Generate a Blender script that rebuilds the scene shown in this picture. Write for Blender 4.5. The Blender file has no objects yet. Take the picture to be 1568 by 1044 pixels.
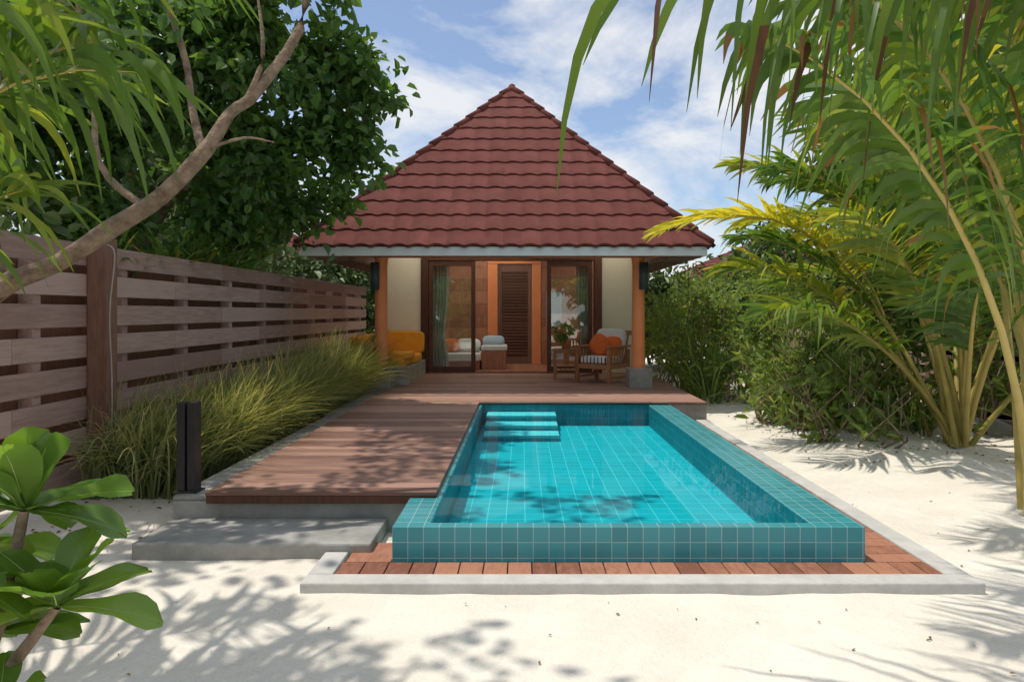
import bpy, math, random
import numpy as np
from mathutils import Vector, Matrix, noise
random.seed(4); rng=np.random.default_rng(7)
S=bpy.context.scene
# ------------------------------------------------------------ helpers
def link(o,parent=None):
    S.collection.objects.link(o)
    if parent: o.parent=parent
    return o
def empty(name):
    e=bpy.data.objects.new(name,None); e.empty_display_size=.2; return link(e)
def mesh_np(name,V,F,rnd,mat,parent=None,smooth=False):
    V=np.asarray(V,dtype=np.float32); F=np.asarray(F,dtype=np.int32)
    me=bpy.data.meshes.new(name); n=len(F); k=F.shape[1]
    me.vertices.add(len(V)); me.vertices.foreach_set('co',V.ravel())
    me.loops.add(n*k); me.loops.foreach_set('vertex_index',F.ravel())
    me.polygons.add(n); me.polygons.foreach_set('loop_start',np.arange(0,n*k,k,dtype=np.int32))
    me.update(calc_edges=True)
    a=me.attributes.new('rnd','FLOAT','FACE')
    if rnd is None: rnd=np.zeros(n)
    a.data.foreach_set('value',np.asarray(rnd,dtype=np.float32))
    me.polygons.foreach_set('use_smooth',np.full(n,bool(smooth)))
    me.materials.append(mat)
    me.validate()
    return link(bpy.data.objects.new(name,me),parent)
class B:
    def __init__(s): s.V=[];s.F=[];s.R=[]
    def obox(s,c,h,R=None,r=None):
        n=len(s.V); r=random.random() if r is None else r
        for dx in(-1,1):
            for dy in(-1,1):
                for dz in(-1,1):
                    v=Vector((dx*h[0],dy*h[1],dz*h[2]))
                    if R: v=R@v
                    s.V.append((c[0]+v.x,c[1]+v.y,c[2]+v.z))
        for f in((0,1,3,2),(4,6,7,5),(0,4,5,1),(2,3,7,6),(0,2,6,4),(1,5,7,3)):
            s.F.append(tuple(n+i for i in f)); s.R.append(r)
    def box(s,x0,x1,y0,y1,z0,z1,r=None):
        s.obox(((x0+x1)/2,(y0+y1)/2,(z0+z1)/2),((x1-x0)/2,(y1-y0)/2,(z1-z0)/2),None,r)
    def quad(s,a,b,c,d,r=0):
        n=len(s.V); s.V+= [a,b,c,d]; s.F.append((n,n+1,n+2,n+3)); s.R.append(r)
    def make(s,name,mat,parent=None,bevel=0):
        o=mesh_np(name,s.V,s.F,s.R,mat,parent)
        if bevel:
            m=o.modifiers.new('b','BEVEL'); m.width=bevel; m.segments=2; m.limit_method='ANGLE'
        return o
def superell(name,c,size,mat,parent=None,R=None,e1=.35,e2=.35,n=20):
    V=[];F=[]
    sp=lambda w,m: math.copysign(abs(w)**m,w)
    for i in range(n+1):
        ph=-math.pi/2+math.pi*i/n
        for j in range(2*n):
            th=-math.pi+2*math.pi*j/(2*n)
            v=Vector((size[0]/2*sp(math.cos(ph),e1)*sp(math.cos(th),e2),size[1]/2*sp(math.cos(ph),e1)*sp(math.sin(th),e2),size[2]/2*sp(math.sin(ph),e1)))
            if R: v=R@v
            V.append((c[0]+v.x,c[1]+v.y,c[2]+v.z))
    for i in range(n):
        for j in range(2*n):
            a=i*2*n+j; b=i*2*n+(j+1)%(2*n); F.append((a,b,b+2*n,a+2*n))
    return mesh_np(name,V,F,None,mat,parent,True)
def tube_data(pts,rad,sides=8,cat=4):
    P=[Vector(p) for p in pts]
    if cat>1 and len(P)>2:
        Q=[];RR=[]
        for i in range(len(P)-1):
            p0=P[max(i-1,0)];p1=P[i];p2=P[i+1];p3=P[min(i+2,len(P)-1)]
            for k in range(cat):
                t=k/cat
                Q.append(.5*((2*p1)+(p2-p0)*t+(2*p0-5*p1+4*p2-p3)*t*t+(3*p1-p0-3*p2+p3)*t**3)); RR.append(rad[i]*(1-t)+rad[i+1]*t)
        Q.append(P[-1]);RR.append(rad[-1]);P=Q;rad=RR
    V=[];F=[]
    for i,p in enumerate(P):
        t=(P[min(i+1,len(P)-1)]-P[max(i-1,0)]).normalized()
        a=t.cross(Vector((.13,.2,1))).normalized() if abs(t.z)<.98 else t.cross(Vector((1,0,0))).normalized()
        b=t.cross(a)
        for k in range(sides):
            th=2*math.pi*k/sides
            v=p+(a*math.cos(th)+b*math.sin(th))*rad[i]; V.append(tuple(v))
    for i in range(len(P)-1):
        for k in range(sides):
            F.append((i*sides+k,i*sides+(k+1)%sides,(i+1)*sides+(k+1)%sides,(i+1)*sides+k))
    return V,F
class Tubes:
    def __init__(s): s.V=[];s.F=[];s.R=[]
    def add(s,pts,rad,sides=8,cat=4,r=None):
        V,F=tube_data(pts,rad,sides,cat); n=len(s.V); r=random.random() if r is None else r
        s.V+=V; s.F+=[tuple(n+i for i in f) for f in F]; s.R+=[r]*len(F)
    def make(s,name,mat,parent=None): return mesh_np(name,s.V,s.F,s.R,mat,parent,True)
# ------------------------------------------------------------ materials
def newmat(name):
    m=bpy.data.materials.new(name); m.use_nodes=True; nt=m.node_tree
    p=nt.nodes['Principled BSDF']; return m,nt,p
def N(nt,t,**k):
    n=nt.nodes.new(t)
    for a,b in k.items(): setattr(n,a,b)
    return n
def ramp(nt,stops):
    r=N(nt,'ShaderNodeValToRGB'); cr=r.color_ramp
    while len(cr.elements)<len(stops): cr.elements.new(.5)
    for e,(p,c) in zip(cr.elements,stops): e.position=p; e.color=(*c,1) if len(c)==3 else c
    return r
def mat_noise(name,c1,c2,scale=5,rough=.7,bump=.2,bscale=60,stretch=(1,1,1),spec=.3,rndmix=0.0,dist=.01,detail=3):
    m,nt,p=newmat(name)
    tc=N(nt,'ShaderNodeTexCoord'); mp=N(nt,'ShaderNodeMapping'); mp.inputs['Scale'].default_value=stretch
    nt.links.new(tc.outputs['Object'],mp.inputs[0])
    vec=mp.outputs[0]
    at=N(nt,'ShaderNodeAttribute',attribute_name='rnd')
    if rndmix:
        ad=N(nt,'ShaderNodeVectorMath',operation='ADD'); ml=N(nt,'ShaderNodeMath',operation='MULTIPLY'); ml.inputs[1].default_value=37.
        nt.links.new(at.outputs['Fac'],ml.inputs[0]); nt.links.new(vec,ad.inputs[0]); nt.links.new(ml.outputs[0],ad.inputs[1]); vec=ad.outputs[0]
    nz=N(nt,'ShaderNodeTexNoise'); nz.inputs['Scale'].default_value=scale; nz.inputs['Detail'].default_value=detail; nz.inputs['Roughness'].default_value=.65
    nt.links.new(vec,nz.inputs['Vector'])
    f=nz.outputs['Fac']
    if rndmix:
        mx=N(nt,'ShaderNodeMath',operation='MULTIPLY_ADD'); mx.inputs[1].default_value=rndmix
        sb=N(nt,'ShaderNodeMath',operation='SUBTRACT'); sb.inputs[1].default_value=.5
        nt.links.new(at.outputs['Fac'],sb.inputs[0]); nt.links.new(sb.outputs[0],mx.inputs[0]); nt.links.new(f,mx.inputs[2]); f=mx.outputs[0]
    r=ramp(nt,[(.25,c1),(.75,c2)]); nt.links.new(f,r.inputs[0]); nt.links.new(r.outputs[0],p.inputs['Base Color'])
    p.inputs['Roughness'].default_value=rough; p.inputs['Specular IOR Level'].default_value=spec
    if bump>.1:
        n2=N(nt,'ShaderNodeTexNoise'); n2.inputs['Scale'].default_value=bscale; n2.inputs['Detail'].default_value=2
        nt.links.new(vec,n2.inputs['Vector']); bp=N(nt,'ShaderNodeBump'); bp.inputs['Strength'].default_value=bump; bp.inputs['Distance'].default_value=dist
        nt.links.new(n2.outputs['Fac'],bp.inputs['Height']); nt.links.new(bp.outputs[0],p.inputs['Normal'])
    return m
def mat_leaf(name,stops,trans=.3,rough=.45,spec=.35):
    m,nt,p=newmat(name); out=nt.nodes['Material Output']
    at=N(nt,'ShaderNodeAttribute',attribute_name='rnd'); r=ramp(nt,stops)
    nt.links.new(at.outputs['Fac'],r.inputs[0]); nt.links.new(r.outputs[0],p.inputs['Base Color'])
    p.inputs['Roughness'].default_value=rough; p.inputs['Specular IOR Level'].default_value=spec
    if trans<=0: return m
    tr=N(nt,'ShaderNodeBsdfTranslucent'); mx=N(nt,'ShaderNodeMixShader'); mx.inputs[0].default_value=trans
    br=N(nt,'ShaderNodeMixRGB',blend_type='MULTIPLY'); br.inputs[0].default_value=1; br.inputs[2].default_value=(2.1,2.0,.8,1)
    nt.links.new(r.outputs[0],br.inputs[1]); nt.links.new(br.outputs[0],tr.inputs[0])
    nt.links.new(p.outputs[0],mx.inputs[1]); nt.links.new(tr.outputs[0],mx.inputs[2]); nt.links.new(mx.outputs[0],out.inputs[0])
    return m
def mat_tile(name,size,base,line,rough=.15,var=.25,lw=.05,offs=(0,0,0),spec=.5):
    m,nt,p=newmat(name)
    ge=N(nt,'ShaderNodeNewGeometry')
    sub=N(nt,'ShaderNodeVectorMath',operation='SUBTRACT'); sub.inputs[1].default_value=offs
    nt.links.new(ge.outputs['Position'],sub.inputs[0])
    sc=N(nt,'ShaderNodeVectorMath',operation='SCALE'); sc.inputs['Scale'].default_value=1/size; nt.links.new(sub.outputs[0],sc.inputs[0])
    bi=N(nt,'ShaderNodeVectorMath',operation='MULTIPLY_ADD'); bi.inputs[1].default_value=(-.31,-.31,-.31)
    nt.links.new(ge.outputs['True Normal'],bi.inputs[0]); nt.links.new(sc.outputs[0],bi.inputs[2])
    fl=N(nt,'ShaderNodeVectorMath',operation='FLOOR'); nt.links.new(bi.outputs[0],fl.inputs[0])
    wn=N(nt,'ShaderNodeTexWhiteNoise'); nt.links.new(fl.outputs[0],wn.inputs['Vector'])
    fr=N(nt,'ShaderNodeVectorMath',operation='FRACTION'); nt.links.new(sc.outputs[0],fr.inputs[0])
    sx=N(nt,'ShaderNodeSeparateXYZ'); nt.links.new(fr.outputs[0],sx.inputs[0])
    ab=N(nt,'ShaderNodeVectorMath',operation='ABSOLUTE'); nt.links.new(ge.outputs['True Normal'],ab.inputs[0])
    sn=N(nt,'ShaderNodeSeparateXYZ'); nt.links.new(ab.outputs[0],sn.inputs[0])
    prev=None
    for i in range(3):
        a=N(nt,'ShaderNodeMath',operation='SUBTRACT'); a.inputs[1].default_value=.5; nt.links.new(sx.outputs[i],a.inputs[0])
        b=N(nt,'ShaderNodeMath',operation='ABSOLUTE'); nt.links.new(a.outputs[0],b.inputs[0])
        c=N(nt,'ShaderNodeMath',operation='GREATER_THAN'); c.inputs[1].default_value=.5-lw/2; nt.links.new(b.outputs[0],c.inputs[0])
        d=N(nt,'ShaderNodeMath',operation='LESS_THAN'); d.inputs[1].default_value=.5; nt.links.new(sn.outputs[i],d.inputs[0])
        e=N(nt,'ShaderNodeMath',operation='MULTIPLY'); nt.links.new(c.outputs[0],e.inputs[0]); nt.links.new(d.outputs[0],e.inputs[1])
        if prev is None: prev=e.outputs[0]
        else:
            g=N(nt,'ShaderNodeMath',operation='MAXIMUM'); nt.links.new(prev,g.inputs[0]); nt.links.new(e.outputs[0],g.inputs[1]); prev=g.outputs[0]
    b2=tuple(min(1,x*(1+var)) for x in base); b1=tuple(x*(1-var) for x in base)
    r=ramp(nt,[(0,b1),(1,b2)]); nt.links.new(wn.outputs['Value'],r.inputs[0])
    mx=N(nt,'ShaderNodeMixRGB'); mx.inputs[2].default_value=(*line,1); nt.links.new(prev,mx.inputs[0]); nt.links.new(r.outputs[0],mx.inputs[1])
    nt.links.new(mx.outputs[0],p.inputs['Base Color']); p.inputs['Roughness'].default_value=rough; p.inputs['Specular IOR Level'].default_value=spec
    return m
M={}
M['deck']=mat_noise('deck_wood',(.20,.105,.078),(.42,.245,.185),3,.5,.25,8,(1,14,14),rndmix=.55)
M['strip']=mat_noise('strip_wood',(.22,.09,.055),(.44,.20,.125),3,.6,.25,8,(9,3,9),rndmix=.7)
M['conc']=mat_noise('concrete',(.20,.20,.18),(.44,.43,.40),3.2,.85,.5,40,rndmix=.1,detail=6)
M['kerb']=mat_noise('kerb_stone',(.46,.45,.42),(.66,.64,.60),6,.85,.4,60,detail=5)
M['fence']=mat_noise('fence_wood',(.32,.205,.175),(.49,.345,.30),3,.7,.3,7,(12,1,12),rndmix=.6)
M['fpost']=mat_noise('post_wood',(.15,.075,.052),(.25,.135,.095),4,.65,.3,10,(10,10,1),rndmix=.3)
M['roof']=mat_noise('roof_tile',(.125,.040,.032),(.205,.068,.056),2.2,.85,.5,170,rndmix=.3,detail=5,spec=.15)
M['white']=mat_noise('fascia_paint',(.70,.72,.72),(.80,.82,.82),3,.5,.05,40)
M['cream']=mat_noise('cream_plaster',(.82,.76,.60),(.90,.84,.69),2,.85,.0,90)
M['orange']=mat_noise('orange_paint',(.78,.25,.09),(.86,.31,.12),3,.5,.1,30)
M['dark']=mat_noise('dark_wood',(.07,.028,.017),(.16,.065,.038),3,.45,0,12,(10,10,1),rndmix=.3)
M['inwood']=mat_noise('panel_wood',(.30,.12,.068),(.48,.22,.13),3,.45,0,12,(10,10,1),rndmix=.3)
M['soffit']=mat_noise('soffit_wood',(.16,.10,.075),(.27,.17,.12),3,.7,0,12,(10,1,10),rndmix=.3)
M['yellow']=mat_noise('yellow_fabric',(.86,.34,.03),(.95,.43,.05),6,.9,.2,220)
M['wfab']=mat_noise('white_fabric',(.72,.72,.70),(.84,.84,.82),6,.9,.2,220)
M['blue']=mat_noise('blue_fabric',(.38,.50,.57),(.50,.60,.66),6,.9,.2,220)
M['ofab']=mat_noise('orange_fabric',(.75,.14,.03),(.85,.22,.05),6,.9,.2,220)
M['gfab']=mat_noise('green_fabric',(.16,.20,.04),(.24,.28,.06),6,.9,.2,220)
M['curt']=mat_noise('curtain_fabric',(.36,.38,.34),(.52,.54,.49),6,.9,0,220)
M['black']=mat_noise('black_metal',(.018,.017,.018),(.035,.033,.035),6,.4,0,50)
M['lamp']=mat_noise('lamp_metal',(.03,.045,.045),(.06,.08,.08),6,.4,0,50)
M['teak']=mat_noise('teak_wood',(.32,.14,.06),(.50,.24,.12),4,.5,0,12,(10,10,3),rndmix=.3)
M['bark']=mat_noise('bark',(.09,.055,.034),(.40,.29,.20),11,.9,.9,30,(1,1,1),dist=.02,detail=6)
M['rope']=mat_noise('rope',(.30,.28,.25),(.42,.40,.37),20,.9,0,80)
M['pot']=mat_noise('clay_pot',(.45,.16,.06),(.6,.24,.1),6,.7,0,60)
M['rachis']=mat_noise('palm_rib',(.30,.25,.06),(.55,.42,.13),3,.5,0,30,rndmix=.6)
M['ribbrown']=mat_noise('palm_rib_dry',(.20,.13,.06),(.36,.26,.12),3,.6,0,30,rndmix=.6)
M['midrib']=mat_noise('leaf_midrib',(.32,.42,.12),(.42,.5,.18),3,.5,0,30)
M['leafA']=mat_leaf('tree_leaf',[(0,(.045,.095,.03)),(.5,(.085,.17,.045)),(.93,(.15,.25,.06)),(1,(.40,.26,.05))],.42,.36,.5)
M['leafB']=mat_leaf('shrub_leaf',[(0,(.09,.145,.048)),(.5,(.165,.24,.07)),(.92,(.28,.34,.105)),(1,(.40,.31,.11))],.36)
M['leafC']=mat_leaf('seagrape_leaf',[(0,(.08,.16,.025)),(1,(.17,.28,.055))],.38,.3,.5)
M['leafBG']=mat_leaf('background_leaf',[(0,(.055,.10,.032)),(.6,(.12,.185,.056)),(1,(.21,.26,.08))],0)
M['grass']=mat_leaf('grass_blade',[(0,(.12,.165,.065)),(.6,(.21,.25,.11)),(.9,(.33,.34,.18)),(1,(.50,.44,.26))],.3)
M['palm']=mat_leaf('palm_leaflet',[(0,(.055,.12,.025)),(.5,(.11,.19,.035)),(.8,(.26,.30,.045)),(.93,(.48,.41,.07)),(1,(.24,.12,.05))],.40,.35,.45)
M['palmY']=mat_leaf('palm_leaflet_yellow',[(0,(.24,.30,.035)),(.5,(.46,.43,.045)),(1,(.66,.48,.07))],.42,.35,.45)
M['palmD']=mat_leaf('palm_leaflet_old',[(0,(.05,.11,.02)),(.7,(.12,.18,.03)),(.85,(.2,.12,.05)),(1,(.10,.045,.022))],.35,.4,.4)
M['debris']=mat_noise('dry_leaf',(.16,.09,.04),(.36,.24,.12),9,.9,0,60,rndmix=.8)
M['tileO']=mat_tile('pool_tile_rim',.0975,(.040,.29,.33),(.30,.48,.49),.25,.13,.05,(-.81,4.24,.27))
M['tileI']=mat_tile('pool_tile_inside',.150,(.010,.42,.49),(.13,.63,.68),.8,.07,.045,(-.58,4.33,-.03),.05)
M['tileW']=mat_tile('pool_tile_shaded',.0975,(.008,.22,.27),(.08,.38,.43),.5,.10,.05,(-.81,4.24,.27),.2)  # same pool tile, underwater dimming painted in as a darker colour
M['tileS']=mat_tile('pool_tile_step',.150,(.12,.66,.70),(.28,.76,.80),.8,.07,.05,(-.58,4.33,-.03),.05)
def acryl(nm,c):
    m,nt,p=newmat(nm); out=nt.nodes['Material Output']; nt.nodes.remove(p)
    tr=N(nt,'ShaderNodeBsdfTranslucent'); tr.inputs[0].default_value=(*c,1); nt.links.new(tr.outputs[0],out.inputs[0]); return m
M['acryl']=acryl('fill_light_acrylic',(.95,.93,.88)); M['acryl2']=acryl('porch_fill_light_acrylic',(.85,.82,.74))  # translucent sheets for the added panels that brighten room and porch
m,nt,p=newmat('pool_water'); out=nt.nodes['Material Output']; nt.nodes.remove(p)
tb=N(nt,'ShaderNodeBsdfTransparent'); tb.inputs[0].default_value=(.78,.97,.985,1)
gl=N(nt,'ShaderNodeBsdfGlossy'); gl.inputs['Roughness'].default_value=.02
fz=N(nt,'ShaderNodeFresnel'); fz.inputs[0].default_value=1.33
ml=N(nt,'ShaderNodeMath',operation='MULTIPLY'); ml.inputs[1].default_value=.36
nz=N(nt,'ShaderNodeTexNoise'); nz.inputs['Scale'].default_value=4; nz.inputs['Detail'].default_value=1
tc=N(nt,'ShaderNodeTexCoord'); bp=N(nt,'ShaderNodeBump'); bp.inputs['Strength'].default_value=.15; bp.inputs['Distance'].default_value=.006
nt.links.new(tc.outputs['Object'],nz.inputs['Vector']); nt.links.new(nz.outputs['Fac'],bp.inputs['Height'])
nt.links.new(bp.outputs[0],gl.inputs['Normal'])
nt.links.new(fz.outputs[0],ml.inputs[0]); mx=N(nt,'ShaderNodeMixShader')
nt.links.new(ml.outputs[0],mx.inputs[0]); nt.links.new(tb.outputs[0],mx.inputs[1]); nt.links.new(gl.outputs[0],mx.inputs[2]); nt.links.new(mx.outputs[0],out.inputs[0]); M['water']=m
m,nt,p=newmat('window_glass'); out=nt.nodes['Material Output']; nt.nodes.remove(p)
tb=N(nt,'ShaderNodeBsdfTransparent'); tb.inputs[0].default_value=(.93,.96,.94,1)
gl=N(nt,'ShaderNodeBsdfGlossy'); gl.inputs['Roughness'].default_value=.02
mx=N(nt,'ShaderNodeMixShader'); mx.inputs[0].default_value=.13; nt.links.new(tb.outputs[0],mx.inputs[1]); nt.links.new(gl.outputs[0],mx.inputs[2]); nt.links.new(mx.outputs[0],out.inputs[0]); M['glass']=m
m,nt,p=newmat('sand'); tc=N(nt,'ShaderNodeTexCoord')
n1=N(nt,'ShaderNodeTexNoise'); n1.inputs['Scale'].default_value=1.1; n1.inputs['Detail'].default_value=6; n1.inputs['Roughness'].default_value=.72
nt.links.new(tc.outputs['Object'],n1.inputs['Vector'])
r=ramp(nt,[(.3,(.75,.68,.575)),(.7,(.88,.835,.745))]); nt.links.new(n1.outputs['Fac'],r.inputs[0])
n3=N(nt,'ShaderNodeTexVoronoi'); n3.inputs['Scale'].default_value=9; nt.links.new(tc.outputs['Object'],n3.inputs['Vector'])
r3=ramp(nt,[(.018,(.45,.36,.26)),(.03,(1,1,1))]); nt.links.new(n3.outputs['Distance'],r3.inputs[0])
mm=N(nt,'ShaderNodeMixRGB',blend_type='MULTIPLY'); mm.inputs[0].default_value=.8; nt.links.new(r.outputs[0],mm.inputs[1]); nt.links.new(r3.outputs[0],mm.inputs[2])
nt.links.new(mm.outputs[0],p.inputs['Base Color']); p.inputs['Roughness'].default_value=.95; p.inputs['Specular IOR Level'].default_value=.1
n2=N(nt,'ShaderNodeTexNoise'); n2.inputs['Scale'].default_value=9; n2.inputs['Detail'].default_value=5; n2.inputs['Roughness'].default_value=.75
nt.links.new(tc.outputs['Object'],n2.inputs['Vector']); bp=N(nt,'ShaderNodeBump'); bp.inputs['Strength'].default_value=.7; bp.inputs['Distance'].default_value=.035
nt.links.new(n2.outputs['Fac'],bp.inputs['Height']); nt.links.new(bp.outputs[0],p.inputs['Normal']); M['sand']=m
# ------------------------------------------------------------ ground
def axis(lo,hi,step,far):
    a=list(np.arange(lo,hi+1e-6,step)); d=step; x=lo; L=[]
    while x>-far: d*=1.45; x-=d; L.append(x)
    x=hi; d=step; H=[]
    while x<far: d*=1.45; x+=d; H.append(x)
    return np.array(L[::-1]+a+H)
gx=axis(-4.5,8,.075,500); gy=axis(1,15,.075,600)
def gz(x,y):
    z=0.012*noise.noise(Vector((x*1.1,y*1.1,0)))+.010*noise.noise(Vector((x*4,y*4,3)))
    if abs(x)<12 and 0<y<20:
        m=max(0,min(1,(x-2.9)/1.6))*max(0,min(1,(y-4)/2.5))
        z+=m*(.10+.18*noise.noise(Vector((x*.9,y*.9,7)))+.06*noise.noise(Vector((x*2.6,y*2.6,9))))
        z+=.03*max(0,min(1,(-2.6-x)/.6))
        fm=max(0,min(1,(3.7-y)/.5)) if x<3 else max(0,min(1,(x-2.8)/.5))
        z+=fm*.014*noise.noise(Vector((x*7,y*7,5)))
    if -1.3<x<2.68 and 3.85<y<10: z=min(z,.004)
    if -.70<x<1.95 and 4.24<y<9.95: z=-.5
    return z
V=[];nx,ny=len(gx),len(gy)
for y in gy:
    for x in gx: V.append((x,y,gz(x,y)))
I=np.arange(nx*ny).reshape(ny,nx)
F=np.stack([I[:-1,:-1],I[:-1,1:],I[1:,1:],I[1:,:-1]],-1).reshape(-1,4)
mesh_np('sand_ground',V,F,None,M['sand'],None,True)
# ------------------------------------------------------------ pool
pool=empty('swimming_pool')
b=B(); T=.27
b.box(-.81,2.13,4.24,4.325,-.3,T,0)
b.box(-.81,-.58,4.325,9.86,-.3,T-.002,0)
b.box(1.82,2.13,4.325,9.86,-.3,T-.002,0)
b.box(-.58,1.82,9.84,9.86,-.3,T-.004,0)
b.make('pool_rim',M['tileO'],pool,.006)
b=B(); zf=-.03
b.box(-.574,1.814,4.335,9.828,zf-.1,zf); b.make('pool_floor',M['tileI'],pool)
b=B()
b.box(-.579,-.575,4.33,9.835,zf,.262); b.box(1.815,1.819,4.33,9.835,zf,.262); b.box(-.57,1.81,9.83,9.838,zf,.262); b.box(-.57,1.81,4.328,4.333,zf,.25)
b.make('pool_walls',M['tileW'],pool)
b=B(); b2=B()
for y0,y1,z in((9.46,9.828,.17),(9.06,9.40,.10),(8.66,9.0,.04)):
    b.box(-.50,.47,y0,y1,z-.022,z); b2.box(-.50,.47,y0-.055,y1,zf+.002,z-.0225)
b.make('pool_step_treads',M['tileS'],pool,.004); b2.make('pool_step_risers',M['tileW'],pool)  # risers use the darkened tile, so their shade is painted in
b=B(); b.quad((-.58,4.32,.256),(1.82,4.32,.256),(1.82,9.838,.256),(-.58,9.838,.256)); b.make('water',M['water'],pool)
b=B(); x=-1.115
while x<2.48:
    w=.14 if x+.14<2.49 else 2.495-x
    b.box(x,x+w,4.035,4.236,.02,.052); x+=.147
y=4.25
while y<9.8:
    b.box(2.137,2.49,y,y+.139,.02,.05); y+=.146
b.box(-1.1,-.82,4.25,4.60,.02,.05)
b.make('plank_surround',M['strip'],pool,.004)
b=B()
b.box(-1.27,2.64,3.885,4.03,-.1,.06); b.box(2.495,2.64,4.032,9.83,-.1,.06); b.box(-1.27,-1.12,4.032,4.40,-.1,.06)
b.make('pool_kerb',M['kerb'],pool,.01)
# ------------------------------------------------------------ deck
deck=empty('wooden_deck')
b=B(); y=4.9
while y<14.4:
    if y+.14<9.83: x0,x1=-2.28,-.62
    else: x0,x1=-2.28,2.65
    j=random.uniform(x0+.5,x1-.5)
    if x1-x0>3 :
        b.box(x0,j-.002,y,y+.136,.285,.31); b.box(j+.002,x1,y,y+.136,.285,.31)
    else: b.box(x0,x1,y,y+.136,.285,.31)
    y+=.1405
b.make('deck_boards',M['deck'],deck,.003)
b=B(); b.box(-2.275,-.622,4.905,4.93,.225,.283); b.box(-.64,-.622,4.94,9.82,.24,.283); b.make('deck_trim',M['dark'],deck,.003)
b=B()
b.box(-2.55,-.83,4.97,9.83,-.2,.228); b.box(-2.55,-2.29,4.972,12,.2285,.262)
b.box(-2.55,2.6,9.87,14.45,-.2,.27); b.box(-2.62,-2.56,9.0,12.0,-.2,.25)
b.box(2.1,2.66,9.845,9.868,-.2,.28)
b.make('deck_base',M['conc'],deck,.012)
st=B(); st.box(-2.53,-.98,4.41,4.965,-.1,.108); st.make('concrete_step',M['conc'],None,.015)
# ------------------------------------------------------------ bollard
b=B()
for x0 in(-2.565,-2.487): b.box(x0,x0+.06,5.06,5.16,.262,.93)
b.box(-2.503,-2.489,5.085,5.135,.262,.90); b.box(-2.585,-2.405,5.04,5.18,.262,.275)
b.make('garden_bollard',M['black'],None,.004)
# ------------------------------------------------------------ fences
def fence(name,x,y0,y1,top,side=1):
    e=empty(name); b=B(); z=top; k=0
    while z>.1:
        y=y0-(k%2)*1.2
        while y<y1:
            L=2.45; b.box(x-.012+random.uniform(-.003,.003),x+.012,max(y,y0),min(y+L,y1)-.004,z-.195,z); y+=L
        z-=.272; k+=1
    b.make('boards',M['fence'],e,.004)
    b=B(); y=y0+.3
    while y<y1:
        b.box(x-.10*side-.04,x-.016*side if side>0 else x+.10+.04,y,y+.09,-.1,top-.05); y+=1.22
    b.make('posts',M['fence'],e,.004)
    b=B(); z=top-.15
    while z>.2:
        b.box(x-.175*side-.01,x-.155*side+.01,y0,y1,z-.17,z); z-=.272
    b.make('rear_boards',M['fpost'],e,.004)
fence('wooden_fence',-3.9,1.5,17,2.21)
fence('wooden_fence',6.6,6,20,1.75,-1)
b=B(); b.box(-3.88,-3.70,6.08,6.24,-.1,2.26); b.make('wooden_post',M['fpost'],None,.008)
t=Tubes(); t.add([(-3.68,6.05,2.2),(-3.60,6.03,2.1),(-3.64,6.02,1.6),(-3.62,6.02,1.0),(-3.63,6.02,.5),(-3.70,6.02,.25)],[.006]*6,6); t.make('hanging_rope',M['rope'])
# ------------------------------------------------------------ villa
def roof_face(A,Bp,C,D,ncourse,name,mat,parent,period=.30,hole=None):
    A,Bp,C,D=map(Vector,(A,Bp,C,D)); U=(Bp-A).normalized()
    nrm=U.cross(((D+C)/2-(A+Bp)/2)).normalized()
    if nrm.z<0: nrm=-nrm
    Lw=(Bp-A).length; V=[];F=[];R=[]
    nu=int(Lw/period*10)
    def edge(v):
        l=A.lerp(D,v); r=Bp.lerp(C,v); return (l-A).dot(U),(r-A).dot(U)
    up=((D+C)/2-(A+Bp)/2); up=up-U*up.dot(U)
    for k in range(ncourse):
        rows=[]
        for (t,lift,w) in((0,-.012,0),(0,.036,1),(.12,.036,1),(.6,.020,1),(1.03,.004,1)):
            row=[]
            for i in range(nu+1):
                u=Lw*i/nu; ph=(u/period)%1
                s=.5+.5*math.cos(2*math.pi*ph); prof=s**1.5
                v=(k+t)/ncourse
                if t==0: v-=(.16*(prof))/ncourse
                v=min(max(v,-.02),1)
                l,r=edge(v); uu=min(max(u,l),r) if r>l else (l+r)/2
                p=A+U*uu+up*v+nrm*(lift+ (.017*prof if w else 0))
                row.append(len(V)); V.append(tuple(p))
            rows.append(row)
        rr=random.random()*.5
        for a,bb in zip(rows[:-1],rows[1:]):
            for i in range(nu):
                if hole and hole[0]<Lw*i/nu<hole[1] and hole[2]<=k<hole[3]: continue
                F.append((a[i],a[i+1],bb[i+1],bb[i])); R.append(.25+.5*(((i//10)*.618+k*.37+rr)%1))
    return mesh_np(name,V,F,R,mat,parent,False)
def hip_caps(pts,parent,mat,name,r=.075):
    t=Tubes()
    for a,b in pts:
        a,b=Vector(a),Vector(b); n=int((b-a).length/.36)
        for i in range(n):
            p=a.lerp(b,i/n); q=a.lerp(b,min(1,(i+1.12)/n)); up=Vector((0,0,.03))
            t.add([p+up*.9,p+up,q+up*.2],[.02,r,r*.78],10,1)
    return t.make(name,mat,parent)
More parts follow.
